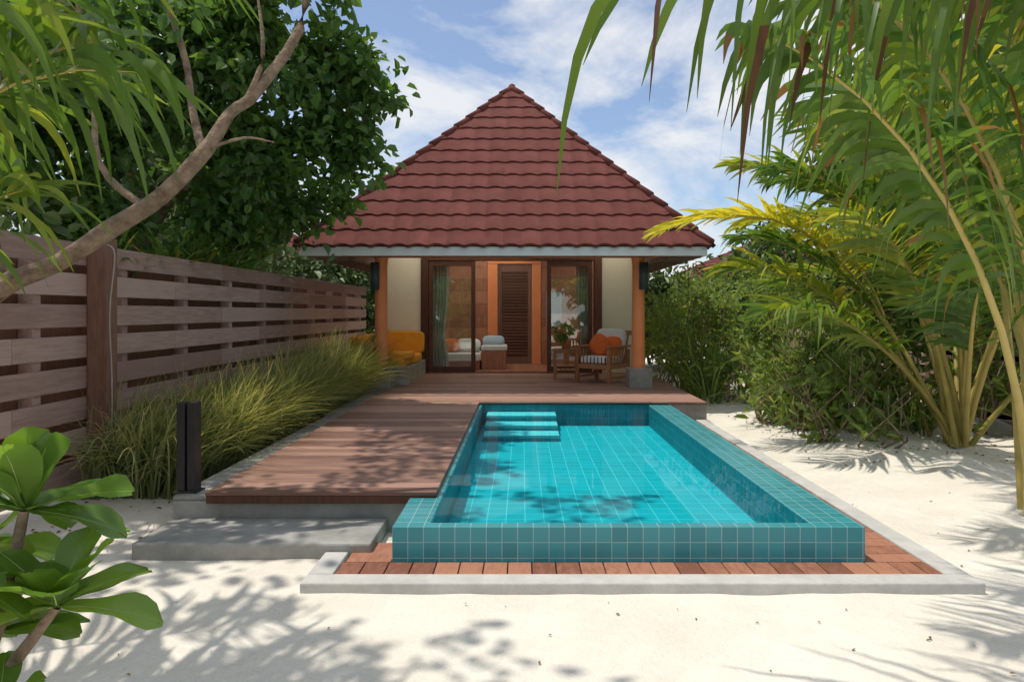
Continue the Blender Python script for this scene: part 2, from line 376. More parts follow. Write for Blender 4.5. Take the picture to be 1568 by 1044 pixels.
def hip_roof(xl,xr,y0,y1,zE,zR,parent,n=13,yr0=None,yr1=None,xc=None,holes=False):
    xc=(xl+xr)/2 if xc is None else xc; w=(xr-xl)/2
    yr0=y0+w if yr0 is None else yr0; yr1=y1-w if yr1 is None else yr1
    a=(xl,y0,zE);b_=(xr,y0,zE);c=(xr,y1,zE);d=(xl,y1,zE);p=(xc,yr0,zR);q=(xc,yr1,zR)
    roof_face(a,b_,p,p,n,'roof_front',M['roof'],parent)
    roof_face(b_,c,q,p,n,'roof_right',M['roof'],parent,hole=(2.3,8.0,2,11) if holes else None)
    roof_face(c,d,q,q,n,'roof_back',M['roof'],parent)
    roof_face(d,a,p,q,n,'roof_left',M['roof'],parent,hole=(y1-y0-8.0,y1-y0-2.3,2,11) if holes else None)
    hip_caps([(a,p),(b_,p),(c,q),(d,q),(p,q)],parent,M['roof'],'roof_hips')
villa=empty('villa')
XL,XR,YE=-3.58,2.98,11.0
hip_roof(XL-.05,XR+.05,YE-.05,20.6,2.68,6.28,villa,13,14.3,17.3,-.22,True)  # openings added in the side slopes to feed sun to the ceiling panels
b=B()
b.box(XL,XR,YE,YE+.04,2.51,2.655); b.box(XL,XL+.04,YE+.042,20.55,2.51,2.652); b.box(XR-.04,XR,YE+.042,20.55,2.51,2.652)
b.make('fascia',M['white'],villa,.004)
b=B()
b.box(XL+.05,XR-.05,YE+.05,11.72,2.545,2.56); b.box(XL+.05,-2.98,11.73,20.5,2.545,2.56); b.box(2.48,XR-.05,11.73,20.5,2.545,2.56)
y=11.2
while y<20.4:
    b.box(XL+.05,-2.98,y,y+.06,2.49,2.543); b.box(2.48,XR-.05,y,y+.06,2.49,2.543); y+=.45
for xx in (-2.97,2.37): b.box(xx,xx+.1,11.75,14.4,2.50,2.9)
b.make('soffit',M['soffit'],villa)
b=B(); b.box(-2.86,2.36,11.73,12.3,2.86,2.88); b.make('porch_ceiling',M['cream'],villa)
b=B(); b.box(-2.86,2.36,12.302,14.48,2.862,2.874); b.make('porch_fill_panel',M['acryl2'],villa)  # added translucent ceiling, out of view, brightens the porch
b=B(); b.box(-2.86,2.36,11.735,11.93,2.545,2.855); b.make('porch_beam',M['orange'],villa,.005)
b=B(); Y=14.5
b.box(-2.98,-2.16,Y,Y+.2,.2,2.94); b.box(1.69,2.48,Y,Y+.2,.2,2.94); b.box(-2.158,1.688,Y+.002,Y+.198,2.83,2.94)
for x0,x1 in((-2.98,-2.8),(2.30,2.48)):
    b.box(x0,x1,Y+.202,15.2,.2,3.0); b.box(x0,x1,17.3,20,.2,3.0); b.box(x0,x1,15.202,17.298,.2,.9); b.box(x0,x1,15.202,17.298,2.6,3.0)
b.box(-2.798,2.298,19.8,20,.2,3.0)
b.box(-2.798,2.298,17.1,19.79,2.95,2.99); b.box(-2.798,-2.4,14.702,17.098,2.95,2.99); b.box(1.9,2.298,14.702,17.098,2.95,2.99)
b.box(-2.5,2.0,18.5,18.54,3.0,4.3)
b.make('walls',M['cream'],villa)
b=B(); b.box(-2.4,1.9,14.702,17.098,2.955,2.965); b.make('room_fill_panel',M['acryl'],villa)  # added translucent ceiling, out of view, brightens the room
b=B()
for i in range(34): b.box(-2.79+i*.15,-2.79+i*.15+.147,14.46,19.79,.3,.318)
b.make('floor',M['inwood'],villa)
b=B(); yb=17.0
for x0,x1 in((-2.79,-.87),(.46,2.29)):
    z=.32
    while z<2.9: b.box(x0,x1,yb,yb+.05,z,min(z+.295,2.945)); z+=.3
b.make('timber_partition',M['inwood'],villa,.004)
b=B(); b.box(-.865,-.62,yb-.04,yb+.06,.32,2.80); b.box(.235,.455,yb-.04,yb+.06,.32,2.80); b.box(-.865,.455,yb-.045,yb+.06,2.803,2.94)
b.make('inner_door_frame',M['orange'],villa,.005)
b=B(); b.box(-.618,-.52,yb,yb+.04,.32,2.8); b.box(.135,.233,yb,yb+.04,.32,2.8); b.box(-.518,.133,yb,yb+.04,.32,.5); b.box(-.518,.133,yb,yb+.04,2.6,2.8)
z=.52
while z<2.6: b.obox((-.19,yb+.02,z+.03),(.326,.008,.05),Matrix.Rotation(.6,3,'X')); z+=.075
b.make('louvred_door',M['fpost'],villa,.003)
b=B(); b.box(.60,.98,yb-.03,yb-.012,1.25,2.1); b.make('bluish_wall_item',M['blue'],villa)  # flat slab for a small bluish item on the partition
b=B()
b.box(-2.155,-2.0,Y-.05,Y+.22,.312,2.825); b.box(1.53,1.685,Y-.05,Y+.22,.312,2.825); b.box(-1.998,1.528,Y-.04,Y+.2,2.70,2.825); b.box(-1.998,1.528,Y-.02,Y+.18,.312,.335)
def leaf(x0,x1,y):
    b.box(x0,x0+.09,y,y+.05,.34,2.69); b.box(x1-.09,x1,y,y+.05,.34,2.69); b.box(x0+.092,x1-.092,y,y+.05,.34,.45); b.box(x0+.092,x1-.092,y,y+.05,2.58,2.69)
leaf(-1.99,-1.0,Y+.0); leaf(.52,1.48,Y+.0)
b.box(-1.04,-1.02,Y-.03,Y-.002,1.2,1.5); b.box(.56,.58,Y-.03,Y-.002,1.2,1.5)
b.make('door_frames',M['dark'],villa,.004)
b=B()
for x0,x1 in((-1.898,-1.092),(.612,1.388)): b.box(x0,x1,Y+.02,Y+.028,.45,2.58)
b.make('door_glass',M['glass'],villa)
for nm,xa,xb in (('curtain',-1.97,-1.58),('curtain',1.16,1.50)):
    V=[];F=[]; n=60; mrows=14
    for j in range(mrows+1):
        z=.36+2.35*j/mrows; pin=1-.22*math.exp(-((z-1.2)/.5)**2)
        for i in range(n+1):
            u=i/n; x=(xa+(xb-xa)*u*pin) if xa<0 else (xb-(xb-xa)*(1-u)*pin)
            V.append((x,Y+.22+.035*math.sin(u*34)+.01*math.sin(u*70),z))
    for j in range(mrows):
        for i in range(n): a=j*(n+1)+i; F.append((a,a+1,a+n+2,a+n+1))
    mesh_np(nm,V,F,None,M['curt'],villa,True)
def lathe(tb,c,prof,sides=28):
    tb.add([(c[0],c[1],z) for z,_ in prof],[r for _,r in prof],sides,1)
t=Tubes()
for cx in(-2.45,2.01): lathe(t,(cx,11.84),[(.62,.125),(.66,.125),(.70,.112),(2.40,.105),(2.54,.12)])
t.make('columns',M['orange'],villa)
b=B()
b.box(-3.10,-2.05,12.05,14.44,.0,.60); b.box(-2.66,-2.24,11.62,12.045,.0,.63); b.box(1.82,2.22,11.64,12.04,.28,.64)
b.box(-3.14,-2.04,12.04,12.2,.601,.64)
b.make('plinths',M['conc'],villa,.012)
for nm,cx in(('wall_lamp',-2.52),('wall_lamp',2.07)):
    e=empty(nm); t=Tubes(); lathe(t,(cx,11.66),[(1.99,.0),(1.99,.075),(2.45,.075),(2.45,.0)],20); t.make('shade',M['lamp'],e)
    b=B(); b.box(cx-.03,cx+.03,11.70,11.78,2.15,2.28); b.make('bracket',M['lamp'],e,.003)
# ------------------------------------------------------------ sofa
sofa=empty('outdoor_sofa')
superell('seat_front',(-2.60,12.72,.69),(.92,1.0,.17),M['yellow'],sofa,None,.25,.2)
superell('seat_back',(-2.57,13.72,.69),(.98,1.0,.17),M['yellow'],sofa,None,.25,.2)
superell('second_layer',(-2.28,12.85,.80),(.42,.8,.12),M['yellow'],sofa,None,.3,.25)
superell('back_cushion',(-2.50,14.24,.98),(.9,.22,.46),M['yellow'],sofa,Matrix.Rotation(-.12,3,'X'),.3,.25)
superell('side_cushion_1',(-3.02,12.75,.96),(.22,.95,.42),M['yellow'],sofa,Matrix.Rotation(-.12,3,'Y'),.3,.25)
superell('side_cushion_2',(-3.02,13.72,.96),(.22,.92,.42),M['yellow'],sofa,Matrix.Rotation(-.12,3,'Y'),.3,.25)
superell('pillow',(-2.80,13.3,.98),(.16,.42,.42),M['gfab'],sofa,Matrix.Rotation(-.3,3,'Y'),.55,.5)
# ------------------------------------------------------------ armchair
ch=empty('wooden_armchair')
Rz=Matrix.Rotation(math.radians(-38),3,'Z'); c0=Vector((1.50,12.75,.31))
def L(v): w=Rz@Vector(v); return (c0.x+w.x,c0.y+w.y,c0.z+w.z)
b=B()
def cb(c,h,R=None): b.obox(L(c),h,(Rz@R) if R else Rz)
for sx in(-.34,.34):
    cb((sx,-.34,.32),(.03,.03,.32)); cb((sx,.34,.30),(.03,.03,.30)); cb((sx,0,.66),(.045,.40,.018)); cb((sx,0,.30),(.02,.31,.04)); cb((sx,0,.10),(.018,.31,.02))
    for k in range(6): cb((sx,-.25+k*.10,.49),(.010,.016,.15))
cb((0,-.34,.30),(.31,.02,.045)); cb((0,.34,.30),(.31,.02,.04))
for k in range(8): cb((-.28+k*.08,0,.345),(.022,.34,.010))
Rb=Matrix.Rotation(-.28,3,'X')
for k in range(7): cb((-.27+k*.09,.40,.62),(.018,.010,.30),Rb)
cb((0,.475,.90),(.34,.018,.04),Rb)
b.make('frame',M['teak'],ch,.005)
superell('seat_cushion',L((0,-.03,.415)),(.62,.66,.13),M['wfab'],ch,Rz,.3,.22)
b=B()
for k in range(8): cb((-.27+k*.077,-.352,.415),(.010,.012,.06))
b.make('cushion_stripes',M['dark'],ch,.003)
superell('back_cushion',L((0,.27,.72)),(.60,.15,.52),M['wfab'],ch,Rz@Rb,.35,.3)
superell('pillow_1',L((-.13,.10,.68)),(.40,.14,.38),M['ofab'],ch,Rz@Matrix.Rotation(-.35,3,'X')@Matrix.Rotation(.5,3,'Y'),.6,.5)
superell('pillow_2',L((.12,.15,.66)),(.36,.12,.36),M['ofab'],ch,Rz@Matrix.Rotation(-.3,3,'X'),.6,.5)
tb=empty('side_table'); b=B(); cx,cy=.84,13.2
for i in range(5): b.box(cx-.24+i*.097,cx-.24+i*.097+.088,cy-.24,cy+.24,.87,.90)
b.box(cx-.22,cx+.22,cy-.23,cy-.20,.82,.868); b.box(cx-.22,cx+.22,cy+.2,cy+.23,.82,.868)
for sx in(-.21,.21):
    for sy in(-.21,.21): b.box(cx+sx-.022,cx+sx+.022,cy+sy-.022,cy+sy+.022,.31,.868)
for i in range(4): b.box(cx-.18+i*.095,cx-.18+i*.095+.08,cy-.2,cy+.2,.48,.50)
b.make('frame',M['teak'],tb,.004)
pp=empty('potted_plant'); t=Tubes(); lathe(t,(cx,cy),[(.90,.0),(.90,.07),(1.04,.10),(1.06,.105),(1.06,.085),(1.03,.0)],20); t.make('pot',M['pot'],pp)
# ------------------------------------------------------------ interior daybed
db=empty('daybed'); b=B(); b.box(-.92,-.38,15.3,16.1,.318,.72); b.box(-2.1,-.95,15.1,16.1,.318,.50); b.make('base',M['inwood'],db,.01)
superell('mattress',(-1.5,15.6,.60),(1.15,1.0,.2),M['wfab'],db,None,.25,.2)
superell('cushion',(-.64,15.65,.79),(.58,.7,.14),M['wfab'],db,None,.3,.25)
superell('pillow_1',(-1.66,15.4,.84),(.5,.25,.32),M['ofab'],db,Matrix.Rotation(-.5,3,'X'),.6,.5)
superell('pillow_2',(-1.22,15.5,.84),(.55,.25,.32),M['wfab'],db,Matrix.Rotation(-.7,3,'X'),.6,.5)
superell('pillow_3',(-.66,15.6,.93),(.5,.22,.26),M['blue'],db,Matrix.Rotation(-.7,3,'X'),.6,.5)
# ------------------------------------------------------------ neighbour villas
for nm,xl,xr,y0,zE,zR in(('neighbour_villa',-12.6,-6.9,20,2.85,5.4),('neighbour_villa',5.7,12.4,22,2.75,4.3)):
    e=empty(nm); hip_roof(xl,xr,y0,y0+8,zE,zR,e,8)
    b=B(); b.box(xl,xr,y0,y0+.04,zE-.16,zE-.03); b.box(xl,xl+.04,y0+.05,y0+8,zE-.16,zE-.03); b.box(xr-.04,xr,y0+.05,y0+8,zE-.16,zE-.03); b.make('fascia',M['white'],e)
    b=B(); b.box(xl+.8,xr-.8,y0+.9,y0+7,0,zE-.1); b.make('walls',M['cream'],e)
# ------------------------------------------------------------ vegetation
def norm(a): return a/np.maximum(np.linalg.norm(a,axis=1,keepdims=True),1e-6)
def leaves(P,D,Nn,Ln,W,fold=.25,curl=.2):
    D=norm(D); Sd=norm(np.cross(D,Nn)); Nn=norm(np.cross(Sd,D)); L_=Ln[:,None];W_=W[:,None]
    f=fold
    b0=P; tip=P+D*L_-Nn*L_*curl
    m1=P+D*L_*.35; m2=P+D*L_*.72-Nn*L_*curl*.45
    L1=m1+Sd*W_*.46+Nn*W_*f; R1=m1-Sd*W_*.46+Nn*W_*f
    L2=m2+Sd*W_*.38+Nn*W_*f; R2=m2-Sd*W_*.38+Nn*W_*f
    V=np.stack([b0,L1,L2,tip,R2,R1],1).reshape(-1,3)
    n=len(P); i=np.arange(n)*6
    F=np.stack([np.stack([i,i+1,i+2,i+3],1),np.stack([i,i+3,i+4,i+5],1)],1).reshape(-1,4)
    return V,F
def cloud(name,clumps,dens,size,mat,parent=None,sub=.16,aspect=.62,hue=0.,zmin=.02,loose=.4,upbias=-.15):
    Ps=[];Ds=[];Rn=[]
    for c,r in clumps:
        c=np.array(c); r=np.array(r if hasattr(r,'__len__') else (r,r,r*.85))
        nt_=max(3,int(dens*(r[0]*r[1]*r[2])**(2/3)/ .25))
        d=norm(rng.normal(size=(nt_,3))); rad=rng.random(nt_)**(1/2.2)
        cen=c+d*rad[:,None]*r*(1-loose*.5+loose*rng.random((nt_,1)))
        k=int(9); tone=rng.random(nt_)
        pts=np.repeat(cen,k,0)+rng.normal(size=(nt_*k,3))*sub*.5
        dirs=np.repeat(d,k,0)*.6+rng.normal(size=(nt_*k,3))*.6+np.array([0,0,upbias])
        Ps.append(pts);Ds.append(dirs);Rn.append(np.clip(np.repeat(tone,k)*.55+rng.random(nt_*k)*.45+hue,0,1)*np.where(rng.random(nt_*k)<.985,.93,1.07))
    P=np.concatenate(Ps);D=np.concatenate(Ds);R=np.concatenate(Rn)
    ok=P[:,2]>zmin; P=P[ok];D=D[ok];R=np.clip(R[ok],0,1)
    n=len(P); Nn=norm(rng.normal(size=(n,3))*.6+np.array([0,-.3,1.]))
    Ln=size*(.65+.7*rng.random(n)); V,F=leaves(P,D,Nn,Ln,Ln*aspect*(.85+.3*rng.random(n)))
    return mesh_np(name,V,F,np.repeat(R,2),mat,parent,False)
# --- left tree
tree=empty('tropical_tree')
cl=[((-2.15,9.0,4.85),.42),((-2.5,9.3,4.17),.45),((-2.76,9.2,4.94),.5),((-3.1,9.0,3.74),.52),((-3.5,8.8,5.3),.6),((-3.96,9,4.17),.65),((-4.3,8.6,5.03),.7),((-3.3,9.6,3.0),.42),((-4.05,9,2.96),.5),
((-5.17,8.5,4.0),.85),((-6.0,8,4.7),1.0),((-6.4,8,3.5),.9),((-5.2,7.6,5.2),.8),((-2.15,9.4,3.75),.26),((-1.85,9.1,4.45),.22),((-2.5,9.3,3.5),.26),((-2.8,9.8,3.2),.3),((-4.8,8,2.75),.4),((-4.6,9.6,6.2),.8),((-5.8,9,2.8),.6),((-5.6,6.8,3.2),.6),((-4.9,6.6,4.2),.6),
((-3.2,8.2,5.95),.5),((-2.7,7.6,6.3),.4),((-2.9,8.9,6.6),.4),((-5.0,6.0,5.4),.8),((-4.6,10.6,3.8),.7),((-4.9,11.5,3.0),.7),((-2.4,8.4,5.5),.22),((-3.4,8.7,3.4),.3),((-2.9,8.6,4.5),.3),((-3.6,8.3,4.6),.3)]
cloud('crown',cl,72,.15,M['leafA'],tree,.22,.72,loose=.6)
over=[((-4.0,4.4,5.0),.6),((-3.3,3.8,5.3),.5),((-3.5,5.1,5.5),.5),((-2.5,3.4,5.4),.4),((-1.9,3.2,5.3),.30),((-3.0,3.2,5.2),.5),((-4.6,3.6,5.2),.6),((-2.3,2.9,5.0),.4),((-3.9,3.0,5.3),.5),((-3.2,2.4,5.2),.5)]
cloud('overhanging_crown',over,11,.13,M['leafA'],tree,.26,.72,loose=.9)
over2=[((-3.0,5.6,5.6),.34),((-2.9,6.4,5.8),.36),((-2.6,6.9,6.0),.34),((-3.4,7.2,6.0),.36),((-2.5,5.9,5.8),.26),((-1.75,6.2,5.6),.24),((-1.25,5.9,5.5),.28),((-1.45,5.5,5.5),.20),((-.95,6.2,5.6),.18),((-3.2,8.0,6.3),.3)]
cloud('overhanging_sprays',over2,24,.13,M['leafA'],tree,.22,.72,loose=.8)
t=Tubes()
t.add([(-3.72,4.3,-.1),(-3.62,4.32,.8),(-3.68,4.4,1.4),(-3.44,4.5,1.76),(-3.1,4.56,1.93),(-2.80,4.65,2.17),(-2.52,4.75,2.40),(-2.25,4.85,2.75),(-2.12,4.95,3.04),(-1.95,5.05,3.25),(-1.65,5.2,3.95),(-1.9,5.2,5.0)],[.11,.085,.08,.070,.056,.064,.056,.054,.040,.042,.032,.018],12)
t.add([(-1.9,5.2,5.0),(-1.7,5.5,5.3),(-1.3,5.9,5.5),(-.95,6.2,5.65)],[.018,.015,.011,.005]); t.add([(-1.9,5.2,5.0),(-2.4,5.9,5.5),(-2.7,6.8,5.9),(-3.2,8.0,6.2)],[.018,.016,.012,.006])
t.add([(-2.27,4.85,2.73),(-2.42,5.0,3.1),(-2.55,5.1,3.6),(-2.9,5.0,4.6),(-3.2,4.8,5.2)],[.034,.027,.024,.018,.01])
t.add([(-2.02,5.0,3.15),(-1.92,5.05,3.5),(-2.0,5.15,4.0)],[.022,.018,.008])
t.add([(-2.27,4.85,2.75),(-2.0,4.9,2.85),(-1.8,4.95,2.83)],[.016,.010,.004])
t.add([(-2.6,4.7,2.32),(-2.95,4.75,2.65),(-3.1,4.9,3.4),(-3.4,4.8,4.8)],[.028,.022,.018,.01])
t.add([(-3.45,4.5,1.76),(-3.7,4.7,2.5),(-3.8,5.0,3.6),(-4.6,6.6,4.2),(-5.0,7.6,5.0)],[.055,.05,.04,.03,.02])
t.add([(-5.3,8.8,-.1),(-5.2,8.9,1.6),(-4.8,8.9,2.8),(-4.1,9,3.8),(-3.4,9,4.6),(-2.9,9,5.3)],[.17,.15,.10,.07,.045,.02])
t.add([(-4.5,8.95,3.2),(-3.6,9.1,3.5),(-2.9,9.2,4.1),(-2.3,9.1,4.7)],[.05,.035,.025,.01]); t.add([(-4.8,8.9,2.8),(-5.3,8.4,4),(-5.8,8,5)],[.08,.05,.02])
t.add([(-3.4,9.1,3.7),(-2.8,9.4,3.5),(-2.2,9.4,3.8)],[.022,.014,.006])
t.make('branches',M['bark'],tree)
spr=[((-2.9,4.9,3.5),.3),((-3.3,4.9,3.9),.35),((-2.6,5.2,3.9),.25),((-3.7,5.0,3.3),.35)]
cloud('near_sprays',spr,22,.12,M['leafA'],tree,.18,.72,loose=.8)
# --- background
bg=[]
for i in range(18): bg.append(((-4.9-random.random()*.9,7+i*.85,1.2+random.random()*1.3),(.7,.6,.85)))
for i in range(12): bg.append(((-6.0+random.uniform(-1.5,2.2),17.5+random.uniform(0,7),1.2+random.random()*1.6),(1.1,1,1.1)))
for i in range(8): bg.append(((-7.5+random.uniform(-2,1.5),11+random.uniform(0,9),3.2+random.random()*2.0),(1.2,1.1,1.1)))
cloud('background_foliage',bg,20,.22,M['leafBG'],None,.26,.65,loose=.7)
bgr=[]
for i in range(22): bgr.append(((7.6+random.uniform(-.5,4.5),10+random.uniform(0,10),1.3+random.random()*2.6),(1.2,1.1,1.2)))
for i in range(12): bgr.append(((4.6+random.uniform(-1.8,3),17+random.uniform(0,4),1.0+random.random()*1.2),(1.0,1,1.0)))
for i in range(18): bgr.append(((8.6+random.uniform(-1.2,2.5),12+random.uniform(0,5),4.0+random.random()*3.0),(1.2,1.2,1.1)))
cloud('background_foliage',bgr,20,.23,M['leafBG'],None,.26,.45,.1,loose=.7)
bb=[]
for i in range(16): bb.append(((random.uniform(-12,12),-9+random.uniform(-3,2),.8+random.random()*3.0),(1.8,1.3,1.5)))
cloud('background_foliage',bb,7,.45,M['leafBG'],None,.4,.6)
def strap(name,centers,mat,parent=None,n=70,L0=.9,w=.03):
    Vv=[];Ff=[];R=[];off=0
    for c,s in centers:
        th=rng.random(n)*2*np.pi; c_=.35+.6*rng.random(n); L_=L0*s*(.6+.5*rng.random(n)); h=np.stack([np.cos(th),np.sin(th),0*th],1)
        base=np.array(c)+h*.08*s+rng.normal(size=(n,3))*.03
        Pp=[];K=6
        for k in range(K+1):
            t_=k/K; p=base+np.array([0,0,1])*(L_*(t_*.95-c_*.75*t_**2.2))[:,None]+h*(L_*c_*t_**1.4)[:,None]
            ww=w*s*(1-t_**2)*.5+.0015; sd=np.cross(h,[0,0,1.])
            Pp.append(p-sd*ww);Pp.append(p+sd*ww)
        Pp=np.stack(Pp,1); Vv.append(Pp.reshape(-1,3)); i=np.arange(n)*(2*(K+1))+off
        for k in range(K): Ff.append(np.stack([i+2*k,i+2*k+1,i+2*k+3,i+2*k+2],1)); R.append(rng.random(n))
        off+=n*2*(K+1)
    return mesh_np(name,np.concatenate(Vv),np.concatenate(Ff),np.concatenate(R),mat,parent,True)
strap('strap_plant',[((-4.2,8.0,1.95),1.0),((-4.25,9.0,2.0),1.1),((-4.25,10.2,1.95),1.0),((-4.25,7.0,1.85),.9),((-4.25,11.3,1.85),.9),((-4.2,8.5,2.0),.9),((-4.2,9.6,2.05),.9)],M['leafA'],None,60,1.0,.055)
# --- grass bed
n=12500
yy=5.7+rng.random(n)**.9*7.0; wv=(yy-5.7)/7
xx=-3.72+rng.random(n)*(.88+.15*wv)
clk=np.sin(yy*5.1+xx*3)*.5+np.sin(yy*11.7+xx*7)*.3
ln=(.78+.62*rng.random(n)+.24*clk)*(.86+.34*wv)
th=rng.normal(size=n)*1.2-.45; h=np.stack([np.cos(th),np.sin(th),0*th],1)
cv=.25+.8*rng.random(n); base=np.stack([xx,yy,0*xx],1); K=6; Pp=[]
for k in range(K+1):
    t_=k/K; p=base+np.array([0,0,1])*(ln*(t_-cv*.60*t_**2.4))[:,None]+h*(ln*cv*.82*t_**1.6)[:,None]
    p[:,0]+=.06*ln*t_; ww=.0085*(1-t_**1.6)+.001; sd=np.cross(h,[0,0,1.])+np.array([0,0,.3])
    Pp.append(p-sd*ww);Pp.append(p+sd*ww)
V=np.stack(Pp,1).reshape(-1,3); i=np.arange(n)*(2*(K+1)); F=[];R=[]; rr=np.clip(.1+.25*clk+.85*rng.random(n),0,1)
for k in range(K): F.append(np.stack([i+2*k,i+2*k+1,i+2*k+3,i+2*k+2],1)); R.append(np.clip(rr+.06*k-.15,0,1))
mesh_np('ornamental_grass',V,np.concatenate(F),np.concatenate(R),M['grass'],None,True)
# --- palm fronds
class Palm:
    def __init__(s): s.V=[];s.F=[];s.R=[];s.off=0;s.T=Tubes()
    def frond(s,p0,p1,p2,n=46,L0=.75,w=.035,droop=.5,ang=.75,start=.15,tone=(.2,.7),r0=.022,K=5,jit=.12,tipdry=0.,shape=(.18,.72)):
        p0,p1,p2=[np.array(q,float) for q in(p0,p1,p2)]
        B_=lambda t:(1-t)**2*p0+2*t*(1-t)*p1+t*t*p2
        dB=lambda t:2*(1-t)*(p1-p0)+2*t*(p2-p1)
        s.T.add([tuple(B_(i/9)) for i in range(10)],[r0*(1-.85*i/9) for i in range(10)],7,1)
        t0=random.uniform(*tone)
        for side in(-1,1):
            ts=start+(1-start)*((np.arange(n)+.5*(side>0)*1.0+rng.random(n)*.4)/n); 
            base=np.array([B_(t) for t in ts]); tg=norm(np.array([dB(t) for t in ts]))
            sd=norm(np.cross(tg,np.tile([0,0,1.],(n,1))))*side
            upn=norm(np.cross(sd*side,tg))
            u=(ts-start)/(1-start); A=ang*(.55+.75*u)
            d=norm(sd*np.cos(A)[:,None]+tg*np.sin(A)[:,None]+upn*.28+rng.normal(size=(n,3))*jit)
            Ln=L0*(np.clip(np.sin(np.pi*(shape[0]+shape[1]*u)),.1,1))*(.82+.36*rng.random(n))
            dr=droop*(.5+1.0*rng.random(n))
            wd=norm(tg*.8+upn*.5*side+rng.normal(size=(n,3))*.25)
            Pp=[]
            for k in range(K+1):
                q=k/K; hz=q-.35*np.minimum(dr,1.2)*q**2
                p=base+d*(Ln*hz)[:,None]+np.array([0,0,-1.])*(Ln*dr*.8*q**2)[:,None]
                ww=w*.5*min(1,.45+q*3)*(1-q**2.6)+.0012
                Pp.append(p-wd*ww);Pp.append(p+wd*ww)
            s.V.append(np.stack(Pp,1).reshape(-1,3)); i=np.arange(n)*(2*(K+1))+s.off
            rc=np.clip(t0+rng.normal(size=n)*.13,0,.9)
            dry=rng.random(n)<tipdry
            for k in range(K):
                s.F.append(np.stack([i+2*k,i+2*k+1,i+2*k+3,i+2*k+2],1))
                R=rc.copy()
                if k>=K-2: R[dry]=1.
                s.R.append(R)
            s.off+=n*2*(K+1)
    def make(s,name,mat,ribmat=None):
        e=empty(name); mesh_np('leaflets',np.concatenate(s.V),np.concatenate(s.F),np.concatenate(s.R),mat,e,True); s.T.make('ribs',ribmat or M['rachis'],e); return e
def radial(P,base,az,el,L,droopend=.45,**k):
    b0=np.array(base,float); h=np.array([math.cos(az),math.sin(az),0])
    d=h*math.cos(el)+np.array([0,0,math.sin(el)])
    p1=b0+d*L*.6; p2=b0+h*L*(math.cos(el)*.75+.28)+np.array([0,0,L*(math.sin(el)*.95-droopend)])
    P.frond(b0,p1,p2,**k)
P=Palm()
for az,el,L_ in((170,62,4.2),(195,55,3.6),(150,70,4.6),(215,72,4.4),(120,60,4.0),(240,60,3.6),(90,72,4.8),(180,80,5.4),(270,72,4.2),(20,70,4.6),(330,60,4.0),(60,65,4.4),(200,84,6.0),(135,80,5.6),(230,82,5.4),(165,77,5.8),(250,78,5.0),(300,80,5.2)):
    radial(P,(5.05+random.uniform(-.12,.12),7.95+random.uniform(-.12,.12),0.05),math.radians(az),math.radians(el),L_,.34,n=46,L0=.98,w=.058,droop=.45,start=.38,tone=(.2,.85),r0=.034)
P.make('coconut_palm',M['palm'])
P=Palm()
for az,el,L_ in((185,66,4.6),(160,72,5.2),(205,76,5.4),(140,60,4.4),(230,64,4.4),(100,70,5.0),(180,82,6.4),(260,72,5.2),(30,70,5.0),(200,80,6.8),(220,84,6.8),(170,86,7.2)):
    radial(P,(6.8,10.0,0.05),math.radians(az),math.radians(el),L_,.30,n=44,L0=1.1,w=.066,droop=.42,start=.3,tone=(.25,.85),r0=.036)
P.make('coconut_palm',M['palm'])
P=Palm()
P.frond((3.3,4.4,.1),(2.7,3.7,2.5),(1.15,3.45,3.05),n=46,L0=.85,w=.058,droop=.9,start=.42,tone=(.3,.5),r0=.028,tipdry=.2)
P.frond((3.5,4.4,.1),(3.2,4.2,3.4),(1.5,4.1,3.75),n=46,L0=1.0,w=.062,droop=.9,start=.4,tone=(.2,.45),r0=.028,tipdry=.15)
P.frond((3.6,4.6,.1),(3.5,4.6,3.6),(2.0,5.2,4.3),n=46,L0=1.05,w=.062,droop=.5,start=.35,tone=(.6,.8),r0=.028)
P.frond((3.6,4.3,.1),(3.6,3.8,3.2),(2.5,3.2,3.5),n=46,L0=.95,w=.056,droop=.8,start=.35,tone=(.25,.5),r0=.026,tipdry=.15)
P.frond((3.6,4.5,.1),(4.0,5.5,3.6),(2.7,6.6,4.6),n=48,L0=1.1,w=.064,droop=.5,start=.3,tone=(.6,.85),r0=.028)
P.frond((3.7,4.5,.1),(4.2,5.0,2.6),(3.0,5.6,3.1),n=48,L0=.95,w=.056,droop=.55,start=.3,tone=(.3,.7),r0=.028)
P.frond((3.7,4.6,.1),(4.3,5.8,3.6),(3.6,7.0,4.9),n=48,L0=1.1,w=.064,droop=.45,start=.3,tone=(.6,.85),r0=.028)
P.frond((3.7,4.4,.1),(3.9,4.6,2.8),(2.9,4.5,3.9),n=48,L0=.95,w=.058,droop=.6,start=.3,tone=(.3,.7),r0=.028)
P.frond((3.65,4.7,.1),(3.5,4.9,3.0),(2.1,4.9,3.1),n=46,L0=.95,w=.056,droop=.9,start=.35,tone=(.2,.5),r0=.026,tipdry=.1)
P.frond((3.7,4.2,.1),(3.6,3.6,3.6),(2.3,3.5,3.35),n=40,L0=1.0,w=.062,droop=.8,start=.35,tone=(.2,.5),r0=.026,tipdry=.1)
P.frond((3.7,5.0,.1),(4.2,5.6,3.8),(2.6,5.6,4.0),n=46,L0=1.1,w=.062,droop=.7,start=.3,tone=(.5,.8),r0=.028)
P.frond((3.8,5.2,.1),(4.4,6.2,4.2),(2.9,6.8,5.6),n=46,L0=1.15,w=.064,droop=.55,start=.3,tone=(.6,.85),r0=.028)
P.make('coconut_palm',M['palm'])
P=Palm()
